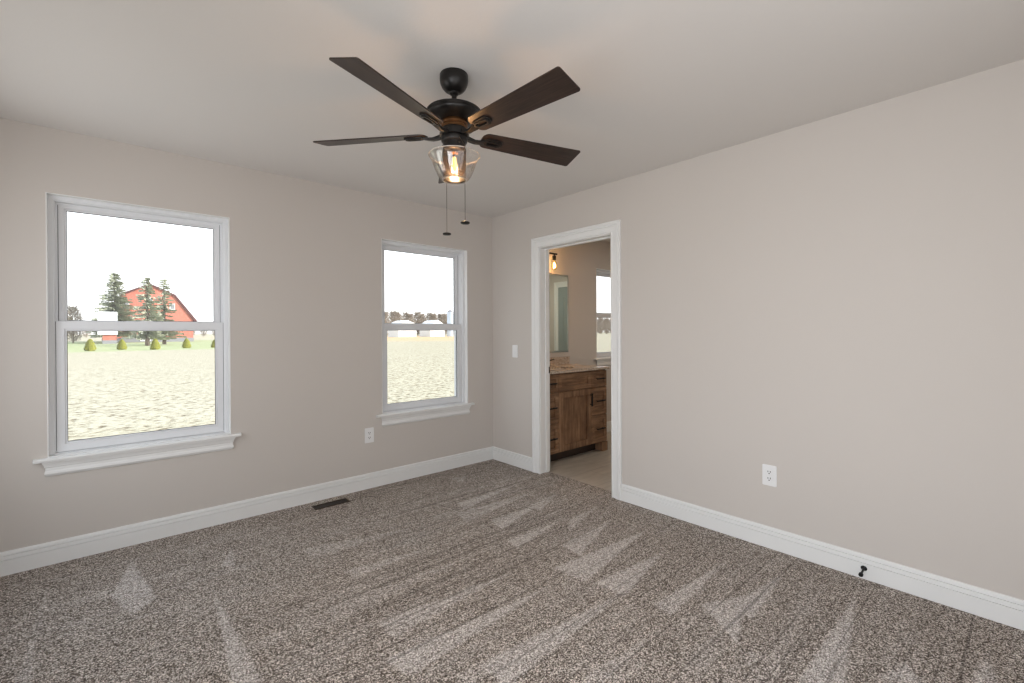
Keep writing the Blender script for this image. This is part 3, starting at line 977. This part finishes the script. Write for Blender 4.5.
# ------------------------------------------------------------------ outdoors
G = -.50
def field_mat():
    m = mat('dry_stubble_field', (.5, .42, .3), 1, spec=.05)
    n = N(m)
    c = n.coord()
    a = n.noise(c, 6.5, 3, .6)
    b_ = n.noise(n.coord((.15, .5, 1)), 1.0, 4, .6)
    straw = n.ramp(a, [(.35, (.11, .08, .045)), (.55, (.49, .45, .35)), (.43, (.38, .34, .255))])
    straw = n.mix(n.math('MULTIPLY', b_, .35), straw, (.46, .41, .30))
    green = n.ramp(n.noise(c, 1.2, 4, .7), [(.35, (.26, .32, .15)), (.7, (.46, .48, .26))])
    sp = n.n('SeparateXYZ'); n.l(c, sp.inputs[0])
    # mown lawn strip around the barn begins about 57 m out; dry grass again behind and to the east
    y = n.math('ADD', sp.outputs['Y'], n.math('MULTIPLY', n.noise(n.coord((.1, .1, 1)), 1, 2), 4))
    l0 = n.n('MapRange'); l0.inputs[1].default_value = 57.5; l0.inputs[2].default_value = 60; n.l(y, l0.inputs[0])
    l1 = n.n('MapRange'); l1.inputs[1].default_value = 150; l1.inputs[2].default_value = 135; n.l(y, l1.inputs[0])
    l2 = n.n('MapRange'); l2.inputs[1].default_value = 26; l2.inputs[2].default_value = 20; n.l(sp.outputs['X'], l2.inputs[0])
    f = n.math('MULTIPLY', n.math('MULTIPLY', l0.outputs[0], l1.outputs[0]), l2.outputs[0])
    col = n.mix(n.math('MULTIPLY', f, .75), straw, green)
    # belt of tall orange-brown grass in the east
    bl = n.math('ADD', n.math('MULTIPLY', sp.outputs['X'], .62), n.math('MULTIPLY', sp.outputs['Y'], .78))
    b0 = n.n('MapRange', interpolation_type='SMOOTHSTEP'); b0.inputs[1].default_value = 75; b0.inputs[2].default_value = 110; n.l(bl, b0.inputs[0])
    b1 = n.n('MapRange', interpolation_type='SMOOTHSTEP'); b1.inputs[1].default_value = 240; b1.inputs[2].default_value = 190; n.l(bl, b1.inputs[0])
    b2 = n.n('MapRange'); b2.inputs[1].default_value = 0; b2.inputs[2].default_value = 15; n.l(n.math('SUBTRACT', sp.outputs['Y'], n.math('MULTIPLY', sp.outputs['X'], 1.25)), b2.inputs[0])
    b3 = n.n('MapRange'); b3.inputs[1].default_value = 24; b3.inputs[2].default_value = 32; n.l(sp.outputs['X'], b3.inputs[0])
    f2 = n.math('MULTIPLY', n.math('MULTIPLY', b0.outputs[0], b1.outputs[0]), n.math('MULTIPLY', b2.outputs[0], b3.outputs[0]))
    col = n.mix(n.math('MULTIPLY', f2, .6), col, (.62, .40, .22))
    n.l(col, n.b.inputs['Base Color'])
    n.bump(a, .6, .15)
    return m
M['field'] = field_mat()
st(MB().box(-500, 900, TH + .02, 1400, G - .5, G).build('field_ground', M['field']))
st(MB().box(ROOM_X - .15, 3.05, ROOM_Y - .15, TH, G, -.12).build('foundation', M['trim']))

M['barnred'] = mat('weathered_red_barn_boards', (.42, .07, .05), .8)
n = N(M['barnred']); c = n.coord((6, 6, .3)); a = n.noise(c, 1.5, 4, .6)
n.l(n.ramp(a, [(.3, (.42, .12, .085)), (.7, (.62, .22, .16))]), n.b.inputs['Base Color'])
M['barnroof'] = mat('dark_red_roof_edge', (.10, .03, .03), .7)
M['whiteroof'] = mat('white_metal_roof', (.75, .76, .78), .5)
M['stone'] = mat('grey_stone_foundation', (.26, .26, .28), .9)
M['winframe'] = mat('white_barn_trim', (.7, .7, .7), .6)

BYY = 118.0
barn = tag(empty('red_barn', (4.0, BYY + 6, G)), 'large red barn with a gambrel gable beyond the field, behind conifers', 'barn')
cx = 4.03
prof = [(cx - 7.45, .3), (cx - 7.45, 4.1), (cx - 4.1, 9.2), (cx, 11.35), (cx + 4.1, 9.2), (cx + 7.45, 4.1), (cx + 7.45, .3)]
xfb = lambda a, b_, c: (a, BYY + c, b_)
MB().prism(prof, 0, 16, xfb).build('barn_wall', M['barnred'], barn)
MB().box(cx - 7.5, cx + 7.5, BYY - .05, BYY + 16.05, G, .32).build('foundation_course', M['stone'], barn)
def offp(p, t):
    return [(cx + (x - cx) * (1 + t / 7.45), z + t * .9) for x, z in p]
line = prof[1:6]
lineo = offp(line, .35)
line[0] = (line[0][0] - .35, line[0][1] - .45); line[-1] = (line[-1][0] + .35, line[-1][1] - .45)
lineo[0] = (lineo[0][0] - .35, lineo[0][1] - .45); lineo[-1] = (lineo[-1][0] + .35, lineo[-1][1] - .45)
rb = MB()
for i in range(4):
    rb.prism([line[i], line[i + 1], lineo[i + 1], lineo[i]], -.35, 16.3, xfb)
rb.build('barn_roof', M['barnroof'], barn)
dv = MB().box(2.4, 4.17, BYY - .12, BYY, .3 - .6, 2.6).build('barn_door', M['winframe'], barn)
for x0, x1, z0, z1 in ((7.32, 8.26, 6.3, 7.6), (-.2, .75, 6.3, 7.6), (3.55, 4.5, 7.6, 8.7)):
    f = MB()
    xx = lambda a, b_, c: (a, BYY - .10 + c, b_)
    f.ring_prism([(x0, z0), (x1, z0), (x1, z1), (x0, z1)], [(x0 + .15, z0 + .15), (x1 - .15, z0 + .15), (x1 - .15, z1 - .15), (x0 + .15, z1 - .15)], 0, .12, xx)
    f = f.build('barn_window', M['winframe'], barn)
    MB().box(x0 + .15, x1 - .15, BYY - .04, BYY - .01, z0 + .15, z1 - .15).build('window_pane', M['stone'], f)
shedr = tag(empty('small_shed', (-2.4, 106, G)), 'small low red shed under a big white metal roof at the left of the barn', 'shed')
MB().box(-3.30, -1.45, 104.3, 108.6, .1, 1.6).build('shed_wall', M['barnred'], shedr)
MB().box(-3.34, -1.41, 104.25, 108.65, G, .12).build('shed_foundation', M['stone'], shedr)
MB().prism([(104.0, 1.22), (106.4, 5.20), (108.9, 1.5), (108.9, 1.35), (106.4, 5.02), (104.0, 1.08)], -3.95, -1.30, lambda a, b_, c: (c, a, b_)).build('shed_roof', M['whiteroof'], shedr)

# trees
def leafmat(name, a, b_, sc=3):
    m = mat(name, a, .9, spec=.1)
    n = N(m)
    n.l(n.ramp(n.noise(n.coord(), sc, 3, .7), [(.3, a), (.7, b_)]), n.b.inputs['Base Color'])
    return m
M['needles'] = leafmat('blue_green_needles', (.20, .22, .15), (.46, .47, .36))
M['bark'] = leafmat('grey_brown_bark', (.12, .09, .07), (.22, .17, .14))
M['twigs'] = leafmat('bare_grey_twigs', (.26, .22, .18), (.46, .40, .35), 1)
M['arbor'] = leafmat('yellow_green_arborvitae', (.13, .17, .03), (.50, .46, .08), 9)

def quad(b, c, a1, a2):
    c, a1, a2 = Vector(c), Vector(a1), Vector(a2)
    b.add([c - a1 - a2, c + a1 - a2, c + a1 + a2, c - a1 + a2], [(0, 1, 2, 3)])
def conifer(x, y, h, rad, base, dens, rng, label):
    t = tag(empty('conifer_tree', (x, y, G)), label, 'tree', 'tall conifers before the barn')
    MB().tube([(x, y, G), (x, y, G + h * .5), (x, y, G + h * .97)], [.28, .16, .03], 8).build('trunk', M['bark'], t)
    b = MB()
    z = base
    while z < h:
        f = 1 - (z - base) / (h - base)
        r = rad * (.10 + .90 * f ** .8) * rng.uniform(.75, 1.12)
        nb_ = max(4, int(dens * (4 + 6 * f)))
        for k in range(nb_):
            a = rng.uniform(0, 2 * pi)
            rr = r * rng.uniform(.7, 1.1)
            e = Vector((cos(a), sin(a), 0))
            s = Vector((-sin(a), cos(a), 0))
            m_ = max(2, int(rr / .38))
            for q in range(m_):
                u = (q + .6) / m_ * rr
                dz = -.22 * u + .10 * u * u / max(rr, .1)
                c = Vector((x, y, G + z)) + e * u + Vector((rng.uniform(-.1, .1), rng.uniform(-.1, .1), dz))
                for w_ in range(2):
                    quad(b, c + s * rng.uniform(-.25, .25) * (u / max(rr, .1)) * 1.2, (e * rng.uniform(.14, .30) + Vector((0, 0, rng.uniform(-.12, .08)))), (s * rng.uniform(.05, .13) + Vector((0, 0, rng.uniform(-.14, -.03)))))
        z += rng.uniform(.22, .36)
    b.build('foliage', M['needles'], t, recalc=False)
    return t
rng = random.Random(3)
conifer(-1.57, 113.2, 13.5, 4.1, 1.6, 2.4, rng, 'tallest dense conifer standing left of the red barn front')
conifer(1.65, 82, 9.95, 2.7, 1.2, 1.15, rng, 'thin see-through conifer in front of the middle of the red barn')
conifer(4.25, 90, 10.6, 2.8, 1.2, .95, rng, 'sparse conifer in front of the barn gable, rightmost of the three')

def bare_tree_mesh(rng, h, r):
    b = MB()
    b.tube([(0, 0, 0), (0, 0, h * .5)], [.20, .10], 6)
    for k in range(900):
        t = rng.uniform(0, 1) ** .8
        rr = r * sin(pi * min(1, .12 + .80 * t)) ** .7 * sqrt(rng.uniform(0, 1))
        a = rng.uniform(0, 2 * pi)
        c = Vector((rr * cos(a), rr * sin(a), h * (.06 + .90 * t)))
        d = Vector((cos(a) * .6 + rng.uniform(-.5, .5), sin(a) * .6 + rng.uniform(-.5, .5), rng.uniform(.3, 1))).normalized()
        q = d.cross(Vector((rng.uniform(-1, 1), rng.uniform(-1, 1), .1))).normalized()
        L = rng.uniform(.25, .6)
        w_ = rng.uniform(.03, .07)
        quad(b, c, d * L, q * w_)
    return b
tw = [bare_tree_mesh(random.Random(s), 8.5, 2.1).build('bare_tree', M['twigs'], recalc=False) for s in (1, 2)]
spots = []
def row(x0, y0, x1, y1, n_, s0, s1, g):
    for k in range(n_):
        f = k / (n_ - 1)
        spots.append((x0 + (x1 - x0) * f, y0 + (y1 - y0) * f, rng.uniform(s0, s1), g))
row(-30, 290, 62, 290, 19, .75, 1.0, 0)
row(98, 203, 172, 203, 12, 1.25, 1.45, 1)
row(101, 212, 188, 212, 13, 1.35, 1.5, 1)
row(104, 221, 192, 221, 13, 1.4, 1.6, 1)
row(222, 176, 318, 176, 16, 1.15, 1.3, 2)
row(224, 187, 336, 187, 18, 1.25, 1.4, 2)
labs = ['leafless grey tree in the far row on the horizon behind the barn', 'leafless grey tree in the far wood seen through the window nearest the corner', 'leafless grey tree in the far wood seen through the bathroom window']
grps = ['far bare trees behind the barn', 'far wood beyond the right window', 'far wood beyond the bathroom window']
for i, (x, y, s, g) in enumerate(spots):
    src = tw[i % 2]
    o = src if i < 2 else src.copy()
    if i >= 2:
        COL.objects.link(o)
    o.location = (x, y, G - .05)
    o.rotation_euler.z = rng.uniform(0, 6.28)
    o.scale = (s, s, s)
    tag(o, labs[g], 'tree', grps[g])
bt = tag(tw[0].copy(), 'leafless bushy tree immediately left of the tallest conifer', 'tree')
del bt['group']
COL.objects.link(bt); bt.location = (-7.6, 119, G - .05); bt.scale = (.75, .75, .85)

# arborvitae row
def shrub_mesh(rng):
    b = MB()
    n = 420
    for k in range(n):
        t = rng.uniform(0, 1)
        a = rng.uniform(0, 2 * pi)
        r = .50 * ((1 - t) ** .55) * min(1, .75 + t * 2) * rng.uniform(.78, 1.05)
        c = Vector((r * cos(a), r * sin(a), .06 + t * 1.08))
        e = Vector((cos(a), sin(a), .4)).normalized()
        s = Vector((-sin(a), cos(a), 0))
        quad(b, c, s * rng.uniform(.03, .08) + e * .02, Vector((0, 0, rng.uniform(.05, .12))) + e * .03)
    b.lathe([(0, 0), (.30, .05), (.38, .25), (.30, .60), (.16, .90), (0, 1.08)], (0, 0, 0), 10)
    b.tube([(0, 0, -.02), (0, 0, .2)], .05, 6)
    return b
sm = shrub_mesh(random.Random(5)).build('arborvitae_shrub', M['arbor'], recalc=False)
sp = [(-4.13, 60.9, 1.0, 'leftmost round yellow-green arborvitae shrub at the lawn edge'),
      (-1.57, 63.0, .93, 'second yellow-green arborvitae shrub from the left, below the tallest conifer'),
      (1.17, 60.5, .98, 'third yellow-green arborvitae shrub from the left, before the barn door'),
      (4.37, 63.8, .95, 'fourth yellow-green arborvitae shrub from the left, before the barn right end'),
      (7.10, 63.0, .80, 'rightmost yellow-green arborvitae shrub, half hidden by the window sash')]
for i, (x, y, s, l) in enumerate(sp):
    o = sm if i == 0 else sm.copy()
    if i: COL.objects.link(o)
    o.location = (x, y, G); o.scale = (s, s, s); o.rotation_euler.z = i
    tag(o, l, 'shrub', 'row of arborvitae shrubs on the lawn')

# far farm buildings seen through the second window
def shed(x0, x1, y, h, hr, label, name='farm_shed'):
    t = tag(empty(name, ((x0 + x1) / 2, y + 4, G)), label, 'building')
    MB().box(x0, x1, y, y + 8, G, h).build('shed_wall', M['winframe'], t)
    xm = (x0 + x1) / 2
    rb = MB()
    rb.prism([(x0 - .4, h - .1), (x1 + .4, h - .1), (xm, hr)], -.4, 8.4, lambda a, b_, c: (a, y + c, b_))
    rb.build('shed_roof', M['whiteroof'], t)
    return t
shed(77.2, 84.6, 150, 4.2, 5.7, 'long low white farm building at the left of the far wood')
shed(90.6, 97.2, 150, 3.9, 5.9, 'white gabled farm building right of the long low one')
silo = tag(empty('silo', (101.1, 152, G)), 'pale blue-grey silo beside the white gabled farm building', 'silo')
M['silo'] = mat('pale_blue_metal', (.50, .56, .64), .5, .2)
MB().lathe([(1.25, G), (1.25, 9.3)], (101.1, 152, 0), 20).build('silo_wall', M['silo'], silo, smooth=40)
MB().lathe([(1.35, 9.25), (.9, 9.8), (0, 10.2)], (101.1, 152, 0), 20).build('silo_dome', M['stone'], silo, smooth=40)
